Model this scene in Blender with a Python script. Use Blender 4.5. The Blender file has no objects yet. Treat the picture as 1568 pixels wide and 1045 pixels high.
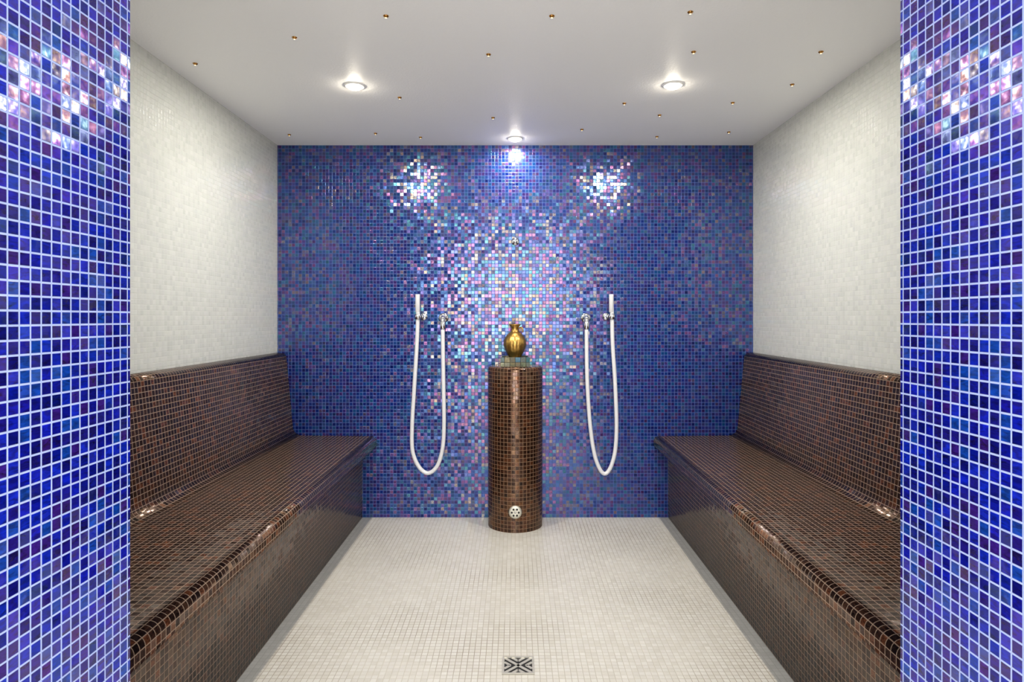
import bpy, math, random
from mathutils import Vector, Matrix
random.seed(4)
sc = bpy.context.scene
sc.view_settings.view_transform = 'Standard'
sc.view_settings.look = 'None'
sc.view_settings.exposure = 0.38

# ---------------------------------------------------------------- dimensions
HW = 1.405      # half room width
YB = 3.78       # back wall
YF = 1.08       # inner face of front wall
YO = 0.68       # outer face of front wall
H = 2.20
DW = 0.65       # half door width
DH = 2.10
CAMZ = 1.18

def lin(c):
    return tuple(((v/255)/12.92 if v/255 <= 0.04045 else (((v/255)+0.055)/1.055)**2.4) for v in c) + (1.0,)

# ---------------------------------------------------------------- materials
class NT:
    def __init__(s, name):
        s.m = bpy.data.materials.new(name); s.m.use_nodes = True
        s.t = s.m.node_tree; s.t.nodes.clear()
        s.out = s.t.nodes.new('ShaderNodeOutputMaterial')
    def n(s, typ, **kw):
        nd = s.t.nodes.new(typ)
        for k, v in kw.items(): setattr(nd, k, v)
        return nd
    def set(s, sock, v):
        if isinstance(v, bpy.types.NodeSocket): s.t.links.new(v, sock)
        else: sock.default_value = v
    def math(s, op, a, b=None, c=None, clamp=False):
        nd = s.n('ShaderNodeMath', operation=op); nd.use_clamp = clamp
        s.set(nd.inputs[0], a)
        if b is not None: s.set(nd.inputs[1], b)
        if c is not None: s.set(nd.inputs[2], c)
        return nd.outputs[0]
    def vm(s, op, a, b=None, scale=None):
        nd = s.n('ShaderNodeVectorMath', operation=op)
        s.set(nd.inputs[0], a)
        if b is not None: s.set(nd.inputs[1], b)
        if scale is not None: s.set(nd.inputs[3], scale)
        return nd.outputs[0]
    def mix(s, f, a, b, blend='MIX'):
        nd = s.n('ShaderNodeMix', data_type='RGBA', blend_type=blend)
        s.set(nd.inputs[0], f); s.set(nd.inputs[6], a); s.set(nd.inputs[7], b)
        return nd.outputs[2]
    def ramp(s, f, cols, interp='CONSTANT'):
        nd = s.n('ShaderNodeValToRGB'); r = nd.color_ramp; r.interpolation = interp
        k = len(cols)
        while len(r.elements) < k: r.elements.new(0.5)
        for i, c in enumerate(cols):
            r.elements[i].position = (i/k if interp == 'CONSTANT' else i/(k-1))
        for i, c in enumerate(cols):
            r.elements[i].color = lin(c)
        s.set(nd.inputs[0], f)
        return nd.outputs[0]

def mosaic(name, pitch, g, cols, grout, rough=0.2, tilt=0.05, irid=None, ifac=0.3,
           irough=0.25, streak=0.25, grout_noise=None, bump=0.3, spec=0.5, blotch=0.0, skew=1.0, patch=None):
    s = NT(name)
    uv = s.n('ShaderNodeTexCoord').outputs['UV']
    p = s.vm('SCALE', uv, scale=1.0/pitch)
    cell = s.vm('FLOOR', p)
    fr = s.vm('FRACTION', p)
    c = s.vm('ABSOLUTE', s.vm('SUBTRACT', fr, (0.5, 0.5, 0.5)))
    sp = s.n('ShaderNodeSeparateXYZ'); s.set(sp.inputs[0], c)
    mx = s.math('MAXIMUM', sp.outputs[0], sp.outputs[1])
    mr = s.n('ShaderNodeMapRange', interpolation_type='SMOOTHSTEP')
    s.set(mr.inputs[0], mx); mr.inputs[1].default_value = 0.5-g-0.03; mr.inputs[2].default_value = 0.5-g+0.02
    gm = mr.outputs[0]      # 1 = grout
    wn = s.n('ShaderNodeTexWhiteNoise', noise_dimensions='3D'); s.set(wn.inputs[0], cell)
    wn2 = s.n('ShaderNodeTexWhiteNoise', noise_dimensions='3D')
    s.set(wn2.inputs[0], s.vm('ADD', cell, (31.7, 17.3, 5.1)))
    wn3 = s.n('ShaderNodeTexWhiteNoise', noise_dimensions='3D')
    s.set(wn3.inputs[0], s.vm('ADD', cell, (-13.2, 71.9, 9.4)))
    base = s.ramp(s.math('POWER', wn.outputs[0], skew), cols)
    # streaky glass inside the tile
    nz = s.n('ShaderNodeTexNoise'); nz.inputs['Scale'].default_value = 1.0; nz.inputs['Detail'].default_value = 2
    nz.inputs['Distortion'].default_value = 0.8
    st = s.vm('MULTIPLY', uv, (60, 170, 1))
    s.set(nz.inputs['Vector'], s.vm('ADD', st, s.vm('SCALE', wn2.outputs[1], scale=20.0)))
    k = s.math('MULTIPLY_ADD', s.math('SUBTRACT', nz.outputs[0], 0.5), streak*4, 1.0)
    base = s.mix(1.0, base, k, 'MULTIPLY')
    if blotch:
        nb = s.n('ShaderNodeTexNoise'); nb.inputs['Scale'].default_value = 2.3
        s.set(nb.inputs['Vector'], uv)
        base = s.mix(1.0, base, s.math('MULTIPLY_ADD', s.math('SUBTRACT', nb.outputs[0], 0.5), blotch*2, 1.0), 'MULTIPLY')
    gcol = lin(grout)
    if grout_noise:
        ng = s.n('ShaderNodeTexNoise'); ng.inputs['Scale'].default_value = 1.6; ng.inputs['Detail'].default_value = 4
        s.set(ng.inputs['Vector'], uv)
        m2 = s.n('ShaderNodeMapRange'); s.set(m2.inputs[0], ng.outputs[0])
        m2.inputs[1].default_value = 0.45; m2.inputs[2].default_value = 0.65
        gcol = s.mix(m2.outputs[0], gcol, lin(grout_noise))
    # per tile tilted normal
    geo = s.n('ShaderNodeNewGeometry')
    rv = s.vm('SUBTRACT', wn2.outputs[1], (0.5, 0.5, 0.5))
    nz2 = s.n('ShaderNodeTexNoise'); nz2.inputs['Scale'].default_value = 1.0
    s.set(nz2.inputs['Vector'], s.vm('MULTIPLY', uv, (90, 90, 1)))
    rv2 = s.vm('SUBTRACT', nz2.outputs[1], (0.5, 0.5, 0.5))
    rr = s.vm('ADD', s.vm('SCALE', rv, scale=tilt*2), s.vm('SCALE', rv2, scale=tilt*1.5))
    nrm = s.vm('NORMALIZE', s.vm('ADD', geo.outputs['Normal'], rr))
    bp = s.n('ShaderNodeBump'); bp.inputs['Strength'].default_value = bump; bp.inputs['Distance'].default_value = 0.0015
    s.set(bp.inputs['Height'], s.math('SUBTRACT', 1.0, gm)); s.set(bp.inputs['Normal'], nrm)
    N = bp.outputs[0]
    pb = s.n('ShaderNodeBsdfPrincipled')
    s.set(pb.inputs['Base Color'], s.mix(gm, base, gcol))
    s.set(pb.inputs['Roughness'], s.math('MULTIPLY_ADD', gm, 0.7-rough, rough))
    pb.inputs['Specular IOR Level'].default_value = spec
    s.set(pb.inputs['Normal'], N)
    sh = pb.outputs[0]
    if irid:
        gl = s.n('ShaderNodeBsdfAnisotropic')
        s.set(gl.inputs['Color'], s.ramp(wn3.outputs[0], irid)); gl.inputs['Roughness'].default_value = irough
        s.set(gl.inputs['Normal'], N)
        f = s.math('MULTIPLY', s.math('SUBTRACT', 1.0, gm), s.math('MULTIPLY', s.math('MULTIPLY_ADD', wn2.outputs[0], 1.2, 0.4), ifac))
        ms = s.n('ShaderNodeMixShader'); s.set(ms.inputs[0], f)
        s.t.links.new(sh, ms.inputs[1]); s.t.links.new(gl.outputs[0], ms.inputs[2]); sh = ms.outputs[0]
    s.t.links.new(sh, s.out.inputs[0])
    return s.m

def plain(name, col, rough=0.5, metal=0.0, nscale=0, nstr=0.1, ndist=0.002, var=0.0):
    s = NT(name)
    pb = s.n('ShaderNodeBsdfPrincipled')
    tc = s.n('ShaderNodeTexCoord')
    nz = s.n('ShaderNodeTexNoise'); nz.inputs['Scale'].default_value = nscale or 20; nz.inputs['Detail'].default_value = 5
    s.set(nz.inputs['Vector'], tc.outputs['Object'])
    pb.inputs['Base Color'].default_value = lin(col)
    if var:
        s.set(pb.inputs['Base Color'], s.mix(1.0, lin(col), s.math('MULTIPLY_ADD', s.math('SUBTRACT', nz.outputs[0], 0.5), var, 1.0), 'MULTIPLY'))
    pb.inputs['Roughness'].default_value = rough; pb.inputs['Metallic'].default_value = metal
    if nscale:
        bp = s.n('ShaderNodeBump'); bp.inputs['Strength'].default_value = nstr; bp.inputs['Distance'].default_value = ndist
        s.set(bp.inputs['Height'], nz.outputs[0]); s.set(pb.inputs['Normal'], bp.outputs[0])
    s.t.links.new(pb.outputs[0], s.out.inputs[0])
    return s.m

def emis(name, col, st):
    s = NT(name); e = s.n('ShaderNodeEmission'); e.inputs[0].default_value = lin(col); e.inputs[1].default_value = st
    s.t.links.new(e.outputs[0], s.out.inputs[0]); return s.m

IR = [(250,165,200),(120,180,250),(120,220,225),(175,150,240),(250,215,165),(110,155,250),(240,145,205),(140,215,240),(240,225,190),(150,170,250)]
IRJ = [(255,170,190),(255,210,150),(150,190,255),(240,150,220),(255,235,200),(170,150,250),(255,190,160),(150,230,235)]
M_blue = mosaic('blue_glass_mosaic', 0.0200, 0.045,
    [(9,28,96),(10,36,110),(6,20,84),(14,40,112),(12,54,112),(28,28,94),(10,32,104),(12,58,110),(6,24,94),(36,36,98)],
    (78,102,166), rough=0.16, tilt=0.06, irid=IR, ifac=0.125, irough=0.2, streak=0.2, spec=0.3)
M_jamb = mosaic('blue_glass_mosaic_doorway', 0.0195, 0.065,
    [(2,12,118),(4,20,146),(3,7,90),(6,28,150),(8,52,140),(16,14,108),(4,14,128),(3,9,106),(5,26,142),(38,16,98)],
    (160,176,224), rough=0.1, tilt=0.065, irid=IRJ, ifac=0.055, irough=0.2, streak=0.65, spec=0.28)
M_white = mosaic('white_glass_mosaic', 0.0205, 0.05,
    [(217,219,210),(215,217,208),(219,220,212),(213,216,206),(216,218,209)],
    (200,202,193), rough=0.2, tilt=0.035, irid=[(255,255,250),(245,255,250),(255,245,240)], ifac=0.10, irough=0.2, streak=0.02, bump=0.35)
M_floor = mosaic('cream_floor_mosaic', 0.0205, 0.05,
    [(207,204,194),(204,200,190),(210,207,198),(201,197,186),(206,202,193)],
    (186,180,167), rough=0.3, tilt=0.04, streak=0.03, grout_noise=(130,118,98), bump=0.25, blotch=0.06)
M_floor_shade = mosaic('floor_mosaic_bench_shade', 0.0205, 0.05,
    [(176,176,171),(171,171,166),(180,180,175)], (162,162,156), rough=0.3, tilt=0.04, streak=0.03, bump=0.25)  # greyer strip beside the benches, shade there put into the tile colour
M_brown = mosaic('brown_aventurine_mosaic', 0.0208, 0.05,
    [(38,24,18),(48,30,22),(29,19,15),(54,35,25),(41,28,22),(32,21,16),(84,48,30),(42,29,22)],
    (150,128,110), rough=0.17, tilt=0.065, irid=[(225,145,95),(165,105,75),(240,185,140),(190,148,120),(140,92,70)], ifac=0.06, irough=0.25, streak=0.95, spec=0.3)
M_column = mosaic('copper_aventurine_mosaic', 0.0215, 0.045,
    [(32,19,14),(43,26,18),(26,16,12),(50,29,19),(36,23,17),(66,37,22)],
    (126,98,74), rough=0.13, tilt=0.05, irid=[(220,140,80),(150,95,60),(235,170,115),(190,130,100)], ifac=0.09, irough=0.22, streak=0.9, spec=0.35)
M_tray = mosaic('gold_teal_mosaic', 0.03, 0.03,
    [(20,60,70),(78,68,34),(24,50,70),(66,60,34),(26,68,66)], (60,56,44), rough=0.15, tilt=0.05,
    irid=[(165,130,65),(65,105,120),(130,120,80)], ifac=0.15, irough=0.2, streak=0.4, spec=0.2)
M_ceil = plain('white_ceiling_plaster', (250,250,249), 0.5, 0, 110, 0.5, 0.002)
M_hall = plain('white_hall_plaster', (235,233,228), 0.6, 0, 60, 0.1)
M_hallf = plain('hall_floor_stone', (240,238,232), 0.4, 0, 8, 0.02, var=0.06)
M_hose = plain('white_rubber', (220,220,222), 0.35, 0, 30, 0.02)
M_chrome = plain('chrome', (225,225,228), 0.12, 1.0)
M_steel = plain('brushed_steel', (205,202,190), 0.5, 0.8, 200, 0.05)
M_gold = plain('hammered_brass', (196,156,84), 0.34, 0.95, 55, 0.6, 0.004, var=0.5)
M_brass = plain('brass', (170,120,60), 0.25, 1.0)
M_dark = plain('dark_recess', (18,16,15), 0.6)
M_trim = plain('white_enamel', (245,244,240), 0.35)
M_bulb = emis('lamp_lens', (255,244,222), 110)
M_star = emis('fibre_tip', (255,225,170), 2.0)

# ---------------------------------------------------------------- mesh builder
class MB:
    def __init__(s): s.v=[]; s.f=[]; s.uv=[]; s.mi=[]; s.sm=[]; s.mats=[]
    def mat(s, m):
        if m not in s.mats: s.mats.append(m)
        return s.mats.index(m)
    def face(s, idx, m, uv=None, smooth=False):
        if uv is None:
            P=[Vector(s.v[i]) for i in idx]
            n=Vector((0,0,0))
            for i in range(len(P)): n += (P[i]-P[0]).cross(P[(i+1)%len(P)]-P[0])
            a=[abs(c) for c in n]
            if a[2]>=a[0] and a[2]>=a[1]: uv=[(p.x,p.y) for p in P]
            elif a[0]>=a[1]: uv=[(p.y,p.z) for p in P]
            else: uv=[(p.x,p.z) for p in P]
        s.f.append(list(idx)); s.uv.append(uv); s.mi.append(s.mat(m)); s.sm.append(smooth)
    def add(s, pts):
        b=len(s.v); s.v += [tuple(p) for p in pts]; return b
    def quad(s, pts, m, uv=None):
        b=s.add(pts); s.face(range(b,b+len(pts)), m, uv)
    def box(s, x0,x1,y0,y1,z0,z1, m, mats=None, M=None):
        pts=[Vector(p) for p in [(x0,y0,z0),(x1,y0,z0),(x1,y1,z0),(x0,y1,z0),(x0,y0,z1),(x1,y0,z1),(x1,y1,z1),(x0,y1,z1)]]
        if M: pts=[M@p for p in pts]
        b=s.add(pts)
        for nme,q in dict(bottom=(3,2,1,0),top=(4,5,6,7),front=(0,1,5,4),right=(1,2,6,5),back=(2,3,7,6),left=(3,0,4,7)).items():
            s.face([b+i for i in q], (mats or {}).get(nme,m))
    def lathe(s, prof, m, M=Matrix(), seg=32, fn=None, smooth=True, cap0=False, cap1=False):
        b=len(s.v)
        for j,(r,z) in enumerate(prof):
            for i in range(seg):
                a=2*math.pi*i/seg; rr=r*(fn(a,z) if fn else 1)
                s.v.append(tuple(M@Vector((rr*math.cos(a), rr*math.sin(a), z))))
        L=0
        for j in range(len(prof)-1):
            dl=math.hypot(prof[j+1][0]-prof[j][0], prof[j+1][1]-prof[j][1])
            for i in range(seg):
                i2=(i+1)%seg; q=[b+j*seg+i,b+j*seg+i2,b+(j+1)*seg+i2,b+(j+1)*seg+i]
                u0=i/seg*0.3; u1=(i+1)/seg*0.3
                s.face(q,m,[(u0,L),(u1,L),(u1,L+dl),(u0,L+dl)],smooth)
            L+=dl
        if cap0: s.face([b+i for i in range(seg)][::-1], m, [(0,0)]*seg)
        if cap1: s.face([b+(len(prof)-1)*seg+i for i in range(seg)], m, [(0,0)]*seg)
    def tube(s, pts, r, m, seg=16, caps=True):
        P=[Vector(p) for p in pts]; n=len(P); b=len(s.v)
        up=None
        for i in range(n):
            t=(P[min(i+1,n-1)]-P[max(i-1,0)]).normalized()
            if up is None:
                up=Vector((0,1,0)) if abs(t.y)<0.9 else Vector((1,0,0))
            side=t.cross(up).normalized(); up=side.cross(t).normalized()
            rr=r[i] if isinstance(r,(list,tuple)) else r
            for k in range(seg):
                a=2*math.pi*k/seg
                s.v.append(tuple(P[i]+side*rr*math.cos(a)+up*rr*math.sin(a)))
        for i in range(n-1):
            for k in range(seg):
                k2=(k+1)%seg
                s.face([b+i*seg+k,b+i*seg+k2,b+(i+1)*seg+k2,b+(i+1)*seg+k],m,[(0,0)]*4,True)
        if caps:
            s.face([b+k for k in range(seg)][::-1],m,[(0,0)]*seg); s.face([b+(n-1)*seg+k for k in range(seg)],m,[(0,0)]*seg)
    def make(s, name, parent=None, wn=False, recalc=True):
        me=bpy.data.meshes.new(name); me.from_pydata(s.v,[],s.f)
        for m in s.mats: me.materials.append(m)
        l=me.uv_layers.new(name='UVMap')
        k=0
        for fi,p in enumerate(me.polygons):
            p.material_index=s.mi[fi]; p.use_smooth=s.sm[fi]
            for j,li in enumerate(p.loop_indices): l.data[li].uv=s.uv[fi][j]
        if recalc:
            import bmesh
            bm=bmesh.new(); bm.from_mesh(me); bmesh.ops.recalc_face_normals(bm,faces=bm.faces); bm.to_mesh(me); bm.free()
        o=bpy.data.objects.new(name,me); sc.collection.objects.link(o)
        if parent: o.parent=parent
        if wn: o.modifiers.new('wn','WEIGHTED_NORMAL')
        return o

def catmull(P, n=8):
    P=[Vector(p) for p in P]; out=[]
    for i in range(len(P)-1):
        p0=P[max(i-1,0)];p1=P[i];p2=P[i+1];p3=P[min(i+2,len(P)-1)]
        for k in range(n):
            t=k/n
            out.append(0.5*((2*p1)+(p2-p0)*t+(2*p0-5*p1+4*p2-p3)*t*t+(3*p1-p0-3*p2+p3)*t**3))
    out.append(P[-1]); return out

# ---------------------------------------------------------------- room shell
T=0.12
b=MB(); b.box(-HW-T,HW+T,YB,YB+T,-0.1,H+0.1,M_blue); b.make('wall_back')
b=MB(); b.box(-HW-T,-HW,YF,YB,-0.1,H+0.1,M_white); b.make('wall_left')
b=MB(); b.box(HW,HW+T,YF,YB,-0.1,H+0.1,M_white); b.make('wall_right')
b=MB(); b.box(-HW,HW,YF,YB,H,H+0.1,M_ceil); b.make('ceiling')
# front wall with doorway, blue mosaic
b=MB()
fm={'front':M_hall,'back':M_blue}
b.box(-2.6,-DW,YO,YF,-0.1,2.5,M_jamb,fm); b.box(DW,2.6,YO,YF,-0.1,2.5,M_jamb,fm); b.box(-DW,DW,YO,YF,DH,2.5,M_jamb,fm)
b.make('wall_front')
# floor
BX=0.9; bw=0.05
b=MB()
def fl(x0,x1,y0,y1,m): b.quad([(x0,y0,0),(x1,y0,0),(x1,y1,0),(x0,y1,0)],m)
fl(-BX+bw,BX-bw,YF,YB,M_floor); fl(-HW,-BX+bw,YF,YB,M_floor_shade); fl(BX-bw,HW,YF,YB,M_floor_shade)
fl(-DW,DW,YO,YF,M_floor)
b.box(-HW,HW,YO,YB,-0.1,-0.02,M_floor)
b.make('floor',recalc=False)
# hall behind the camera
WX,WZ0,WZ1=1.2,0.8,2.3
b=MB(); b.box(-2.6,2.6,-4.2,YO,-0.1,0.0,M_hallf); b.make('floor_hall')
b=MB(); b.box(-2.6,2.6,-4.2,YO,2.5,2.6,M_hall); b.make('ceiling_hall')
b=MB(); b.box(-2.6,-WX,-4.3,-4.2,0,2.5,M_hall); b.box(WX,2.6,-4.3,-4.2,0,2.5,M_hall)
b.box(-WX,WX,-4.3,-4.2,0,WZ0,M_hall); b.box(-WX,WX,-4.3,-4.2,WZ1,2.5,M_hall); b.make('wall_hall_back')
b=MB(); b.box(-2.7,-2.6,-4.2,YO,0,2.5,M_hall); b.make('wall_hall_left')
b=MB(); b.box(2.6,2.7,-4.2,YO,0,2.5,M_hall); b.make('wall_hall_right')
b=MB()
for x0,x1,z0,z1 in [(-WX,-WX+.05,WZ0,WZ1),(WX-.05,WX,WZ0,WZ1),(-WX+.05,WX-.05,WZ0,WZ0+.05),(-WX+.05,WX-.05,WZ1-.05,WZ1),(-.02,.02,WZ0+.05,WZ1-.05)]:
    b.box(x0,x1,-4.27,-4.22,z0,z1,M_trim)
b.make('added_window_1')  # added window frame, built around the fill light

# ---------------------------------------------------------------- benches
def arc(cx,cz,r,a0,a1,n=7):
    return [(cx+r*math.cos(math.radians(a0+(a1-a0)*i/n)), cz+r*math.sin(math.radians(a0+(a1-a0)*i/n))) for i in range(n+1)]
def bench(sgn):
    # profile in (distance from centre line, z), from wall top to floor
    SZ=0.485
    pr=[(HW-0.001,0.975)]
    pr+=[(HW-0.012,0.975)]+arc(HW-0.026,0.945,0.028,80,172,6)
    pr+=[(1.312,SZ+0.045),(1.306,SZ+0.026),(1.294,SZ+0.012),(1.278,SZ+0.004),(1.262,SZ)]
    pr+=[(0.855,SZ-0.004)]
    pr+=arc(0.845,SZ-0.032,0.028,90,180,6)
    pr+=[(0.817,0.425),(0.823,0.417),(0.835,0.414),(0.888,0.412),(0.9,0.40),(0.903,0.0),(HW-0.001,0.0)]
    b=MB(); n=len(pr); y0,y1=YF+0.001,YB-0.001
    A=b.add([(sgn*x,y0,z) for x,z in pr]); B=b.add([(sgn*x,y1,z) for x,z in pr])
    L=0
    for i in range(n):
        j=(i+1)%n; dl=math.dist(pr[i],pr[j])
        sm = i<n-2
        b.face([A+i,A+j,B+j,B+i],M_brown,[(y0,L),(y0,L+dl),(y1,L+dl),(y1,L)],sm)
        L+=dl
    b.face([A+i for i in range(n)],M_brown); b.face([B+i for i in range(n)],M_brown)
    return b.make('mosaic_bench',wn=True)
bench(-1); bench(1)

# ---------------------------------------------------------------- steam column
R=0.155; CY=YB-0.12; CT=0.907
b=MB()
amax=math.pi-math.acos(0.119/R)
rings=[(R,0),(R,0.3),(R,0.6),(R,CT-0.018),(R-0.002,CT-0.010),(R-0.008,CT-0.003),(R-0.018,CT),(0.02,CT)]
S=56; base=len(b.v); L=0
for r,z in rings:
    for i in range(S+1):
        a=-amax+2*amax*i/S
        b.v.append((r*math.sin(a),CY-r*math.cos(a),z))
for j in range(len(rings)-1):
    dl=math.dist(rings[j],rings[j+1])
    for i in range(S):
        q=[base+j*(S+1)+i,base+j*(S+1)+i+1,base+(j+1)*(S+1)+i+1,base+(j+1)*(S+1)+i]
        u0=(-amax+2*amax*i/S)*R; u1=(-amax+2*amax*(i+1)/S)*R
        if j==len(rings)-2: b.face(q,M_column)
        else: b.face(q,M_column,[(u0,L),(u1,L),(u1,L+dl),(u0,L+dl)],True)
    L+=dl
e0=b.add([(0,CY,CT),((R-0.018)*math.sin(amax),YB-0.001,CT),((R-0.018)*math.sin(-amax),YB-0.001,CT)])
b.face([e0,e0+1,e0+2],M_column)
b.make('steam_column',recalc=False,wn=False)
# steam outlet rosette on the column front
b=MB()
Mr=Matrix.Translation((0,CY-R-0.001,0.115))@Matrix.Rotation(math.radians(90),4,'X')
b.lathe([(0.0,0.008),(0.010,0.009),(0.026,0.009),(0.033,0.007),(0.036,0.003),(0.036,-0.012)],M_steel,Mr,36)
for k in range(6):
    a=k*math.pi/3
    Mk=Mr@Matrix.Translation((0.019*math.cos(a),0.019*math.sin(a),0.0085))
    b.lathe([(0.0058,0.0),(0.0055,0.0012),(0.0,0.0012)],M_dark,Mk,14)
b.lathe([(0.006,0.008),(0.005,0.012),(0.0,0.013)],M_chrome,Mr,14)
b.make('steam_outlet',recalc=True)

# tray and vase
b=MB(); h=0.082; z0=CT; cy=CY-0.002
b.box(-h,h,cy-h,cy+h,z0+0.001,z0+0.028,M_tray)
hi=0.072
b.box(-h,h,cy-h,cy-hi,z0+0.028,z0+0.052,M_tray); b.box(-h,h,cy+hi,cy+h,z0+0.028,z0+0.052,M_tray)
b.box(-h,-hi,cy-hi,cy+hi,z0+0.028,z0+0.052,M_tray); b.box(hi,h,cy-hi,cy+hi,z0+0.028,z0+0.052,M_tray)
b.make('aroma_tray')
b=MB()
Mv=Matrix.Translation((-0.002,cy,z0+0.0285))
prof=[(0.0,0),(0.030,0),(0.033,0.005),(0.030,0.012),(0.036,0.025),(0.047,0.045),(0.058,0.068),(0.064,0.092),(0.062,0.115),(0.054,0.135),(0.040,0.152),(0.028,0.162),(0.022,0.170),(0.021,0.182),(0.024,0.194),(0.032,0.203),(0.034,0.207),(0.031,0.209),(0.022,0.200),(0.016,0.186),(0.0,0.18)]
def fl2(a,z):
    w=max(0,1-abs(z-0.085)/0.075)
    return 1+0.035*w*abs(math.sin(a*7))
b.lathe(prof,M_gold,Mv,84,fl2)
b.tube(catmull([(0.022,cy,z0+0.215),(0.036,cy-0.006,z0+0.218),(0.044,cy-0.008,z0+0.205),(0.042,cy-0.006,z0+0.19)],5),0.004,M_gold,8)
b.make('brass_vase')

# ---------------------------------------------------------------- hoses
PX=262.7; HY=YB-0.05
def W(px,py,y=HY): return (( px-789)/PX, y, CAMZ-(py-487)/PX)
def wall_disc(b,x,z,r,mat,th=0.012):
    Mw=Matrix.Translation((x,YB-0.0005,z))@Matrix.Rotation(math.radians(90),4,'X')
    b.lathe([(r,0),(r,th*0.4),(r*0.9,th),(r*0.35,th*1.3),(0,th*1.3)],mat,Mw,28)
    return Mw
def hose(pts, hold, outl, side):
    b=MB()
    P=catmull([W(*p) for p in pts],8)
    b.tube(P,0.0115,M_hose,18)
    # nozzle collar at the open end
    top=Vector(P[-1]); 
    b.lathe([(0.0118,-0.10),(0.0135,-0.098),(0.0135,0.0),(0.0125,0.004),(0.009,0.004),(0.009,-0.01),(0,-0.01)],M_hose,Matrix.Translation(top),20)
    # holder
    hx,_,hz=W(*hold); ox,_,oz=W(*outl)
    rx=hx+side*0.028
    wall_disc(b,rx,hz,0.023,M_chrome)
    b.tube([(rx,YB-0.01,hz),(rx,HY+0.004,hz),(rx-side*0.006,HY,hz)],0.008,M_chrome,12)
    b.lathe([(0.0140,-0.016),(0.0180,-0.016),(0.0190,0.0),(0.0180,0.016),(0.0140,0.016)],M_chrome,Matrix.Translation((hx,HY,hz)),24)
    # outlet elbow
    wall_disc(b,ox,oz,0.030,M_chrome,0.014)
    b.tube(catmull([(ox,YB-0.012,oz),(ox,HY+0.01,oz),(ox,HY,oz-0.006),(ox,HY,oz-0.03)],6),[0.014]*18+[0.013],M_chrome,16)
    b.lathe([(0.013,0.0),(0.0165,-0.002),(0.0172,-0.02),(0.0172,-0.036),(0.0145,-0.044),(0.0115,-0.045)],M_chrome,Matrix.Translation((ox,HY,oz-0.022)),24)
    b.lathe([(0,0.018),(0.006,0.018),(0.007,0.014),(0.007,0)],M_chrome,Matrix.Translation((ox,HY-0.006,oz))@Matrix.Rotation(math.radians(90),4,'X'),14)
    b.make('kneipp_shower_hose')
hose([(678,503),(679,580),(680,645),(678,685),(670,713),(656,725),(642,716),(632,692),(631,655),(634,600),(638,535),(640,480),(639.5,452)],(640,485),(678,487),1)
hose([(898,503),(899,580),(903,645),(909,690),(917,716),(926,726),(935,716),(942,690),(944,650),(942,590),(938,525),(937,480),(936,452)],(937,485),(898,487),-1)
# wall sensor
b=MB(); Mw=wall_disc(b,0.0,1.63,0.024,M_chrome,0.012)
b.lathe([(0.012,0.012),(0.012,0.024),(0.009,0.028),(0,0.028)],M_chrome,Mw,20)
b.make('wall_temperature_sensor')

# ---------------------------------------------------------------- floor drain
b=MB(); dx,dy,dh=0.010,2.168,0.054
b.box(dx-dh,dx+dh,dy-dh,dy+dh,0.0,0.0012,M_dark)
t=0.007
for q in [(dx-dh,dx+dh,dy-dh,dy-dh+t),(dx-dh,dx+dh,dy+dh-t,dy+dh),(dx-dh,dx-dh+t,dy-dh+t,dy+dh-t),(dx+dh-t,dx+dh,dy-dh+t,dy+dh-t)]:
    b.box(*q,0.0012,0.004,M_steel)
inn=dh-t
for quad in range(4):
    # basket-weave of diagonal bars: alternate quadrants run at right angles, meeting like an X
    ang=math.radians(-45 if quad%2 else 45)
    qx=(-1,1,1,-1)[quad]; qy=(-1,-1,1,1)[quad]
    c=Vector((qx*inn/2,qy*inn/2)); d=Vector((math.cos(ang),math.sin(ang))); nn=Vector((-d.y,d.x))
    for k in range(-1,2):
        p=nn*k*0.019; half=inn/2
        lo,hi=-9,9
        for i in range(2):
            a=(-half-p[i])/d[i]; e=(half-p[i])/d[i]; lo=max(lo,min(a,e)); hi=min(hi,max(a,e))
        if hi-lo<0.006: continue
        mid=c+p+d*(lo+hi)/2
        M=Matrix.Translation((dx+mid.x,dy+mid.y,0))@Matrix.Rotation(ang,4,'Z')
        b.box(-(hi-lo)/2,(hi-lo)/2,-0.0052,0.0052,0.0012,0.0022,M_steel,M=M)
b.make('floor_drain')

# ---------------------------------------------------------------- ceiling lights
def area(name,loc,size,power,col=(1,0.96,0.9),shape='DISK',parent=None,sy=None,spread=180):
    l=bpy.data.lights.new(name,'AREA'); l.shape=shape; l.size=size
    if sy: l.size_y=sy
    l.energy=power; l.color=col; l.spread=math.radians(spread)
    o=bpy.data.objects.new(name,l); sc.collection.objects.link(o); o.location=loc
    if parent: o.parent=parent
    return o
def downlight(x,y,z,power,name='recessed_downlight'):
    e=bpy.data.objects.new(name,None); sc.collection.objects.link(e)
    b=MB(); M=Matrix.Translation((x,y,z))
    b.lathe([(0.044,0.0),(0.044,-0.003),(0.041,-0.005),(0.034,-0.005),(0.031,-0.002)],M_trim,M,40)
    b.make('trim_ring',e)
    b=MB(); b.lathe([(0.031,-0.002),(0.029,-0.008),(0.022,-0.014),(0.012,-0.017),(0.0,-0.018)],M_bulb,M,32); b.make('lens',e)
    area('lamp',(x,y,z-0.022),0.05,power,parent=e)
PS=11.5
downlight(-0.705,2.81,H,PS); downlight(0.69,2.80,H,PS); downlight(0.0,3.635,H,PS*0.25)
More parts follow.
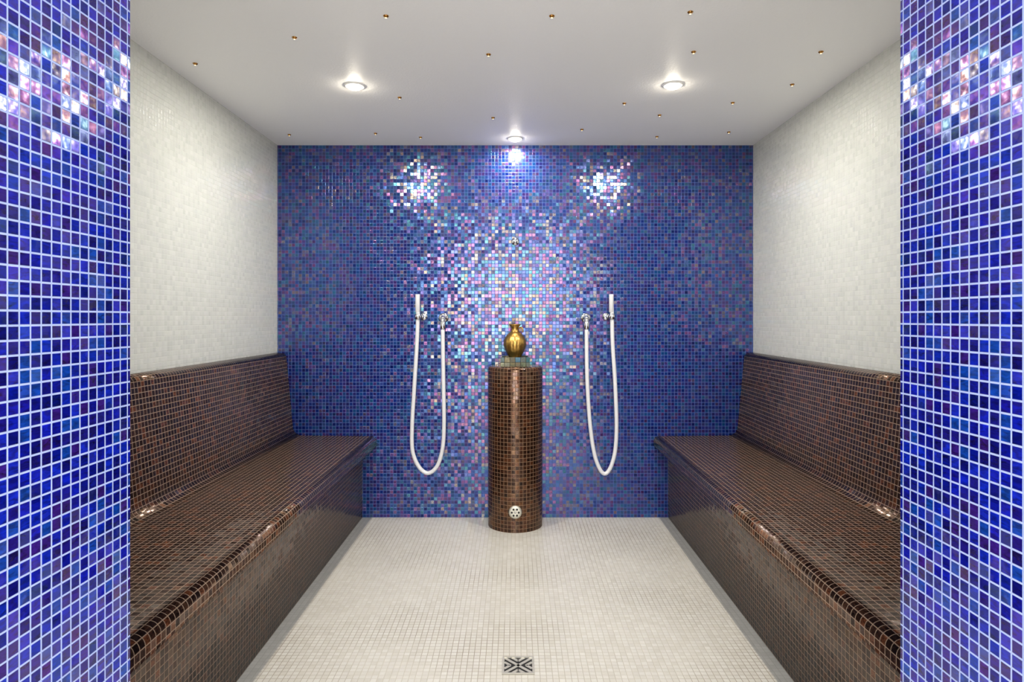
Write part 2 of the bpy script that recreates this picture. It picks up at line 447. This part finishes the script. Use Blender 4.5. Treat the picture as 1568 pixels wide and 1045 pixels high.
# star lights
stars=[(451,57),(591,24),(845,24),(1057,18),(299,97),(748,83),(1062,79),(1257,79),(612,149),(956,158),(1010,176),(1122,157),(1213,129),
 (443,206),(755,180),(644,210),(575,204),(891,198),(1006,209),(1116,202)]
b=MB()
for px,py in stars:
    d=980*(H-CAMZ)/(487-py); x=(px-789)/980*d
    M=Matrix.Translation((x,min(d,YB-0.02),H))
    b.lathe([(0.0095,0.0),(0.0095,-0.002),(0.007,-0.004),(0.005,-0.006),(0.004,-0.007)],M_brass,M,18)
    b.lathe([(0.004,-0.007),(0.002,-0.0085),(0,-0.0088)],M_star,M,10)
b.make('ceiling_star_lights')

# hall lamp panel and added fills
def panel(x,y,w,dpt,power):
    e=bpy.data.objects.new('hall_lamp_and_fill_panel',None); sc.collection.objects.link(e)
    b=MB(); z=2.5; f=0.02
    b.box(x-w/2-f,x+w/2+f,y-dpt/2-f,y-dpt/2,z-0.03,z,M_trim); b.box(x-w/2-f,x+w/2+f,y+dpt/2,y+dpt/2+f,z-0.03,z,M_trim)
    b.box(x-w/2-f,x-w/2,y-dpt/2,y+dpt/2,z-0.03,z,M_trim); b.box(x+w/2,x+w/2+f,y-dpt/2,y+dpt/2,z-0.03,z,M_trim)
    b.make('panel_frame',e)
    area('lamp',(x,y,z-0.02),w,power,(1,0.98,0.96),'RECTANGLE',e,dpt)
panel(0,-2.6,1.3,1.2,50)
panel(0,-0.6,1.2,0.6,75)  # added fill panel, brightens jambs and, by floor bounce, the room ceiling
# added fill at the made-up hall window, brightens room and ceiling
o=area('added_window_fill',(0,-4.3,(WZ0+WZ1)/2),2*WX-0.1,88,(1.0,0.98,0.96),'RECTANGLE',None,WZ1-WZ0-0.1)
o.rotation_euler=(math.radians(90),0,0)

w=bpy.data.worlds.new('world'); sc.world=w; w.use_nodes=True
w.node_tree.nodes['Background'].inputs[0].default_value=(0.8,0.85,1,1); w.node_tree.nodes['Background'].inputs[1].default_value=1.0

# ---------------------------------------------------------------- camera
cd=bpy.data.cameras.new('camera'); cam=bpy.data.objects.new('camera',cd); sc.collection.objects.link(cam)
cam.location=(0,0,CAMZ); cam.rotation_euler=(math.radians(90),0,0)
cd.sensor_width=36; cd.lens=980/1568*36; cd.shift_x=-5/1568; cd.shift_y=-35.5/1568; cd.clip_start=0.05
sc.camera=cam
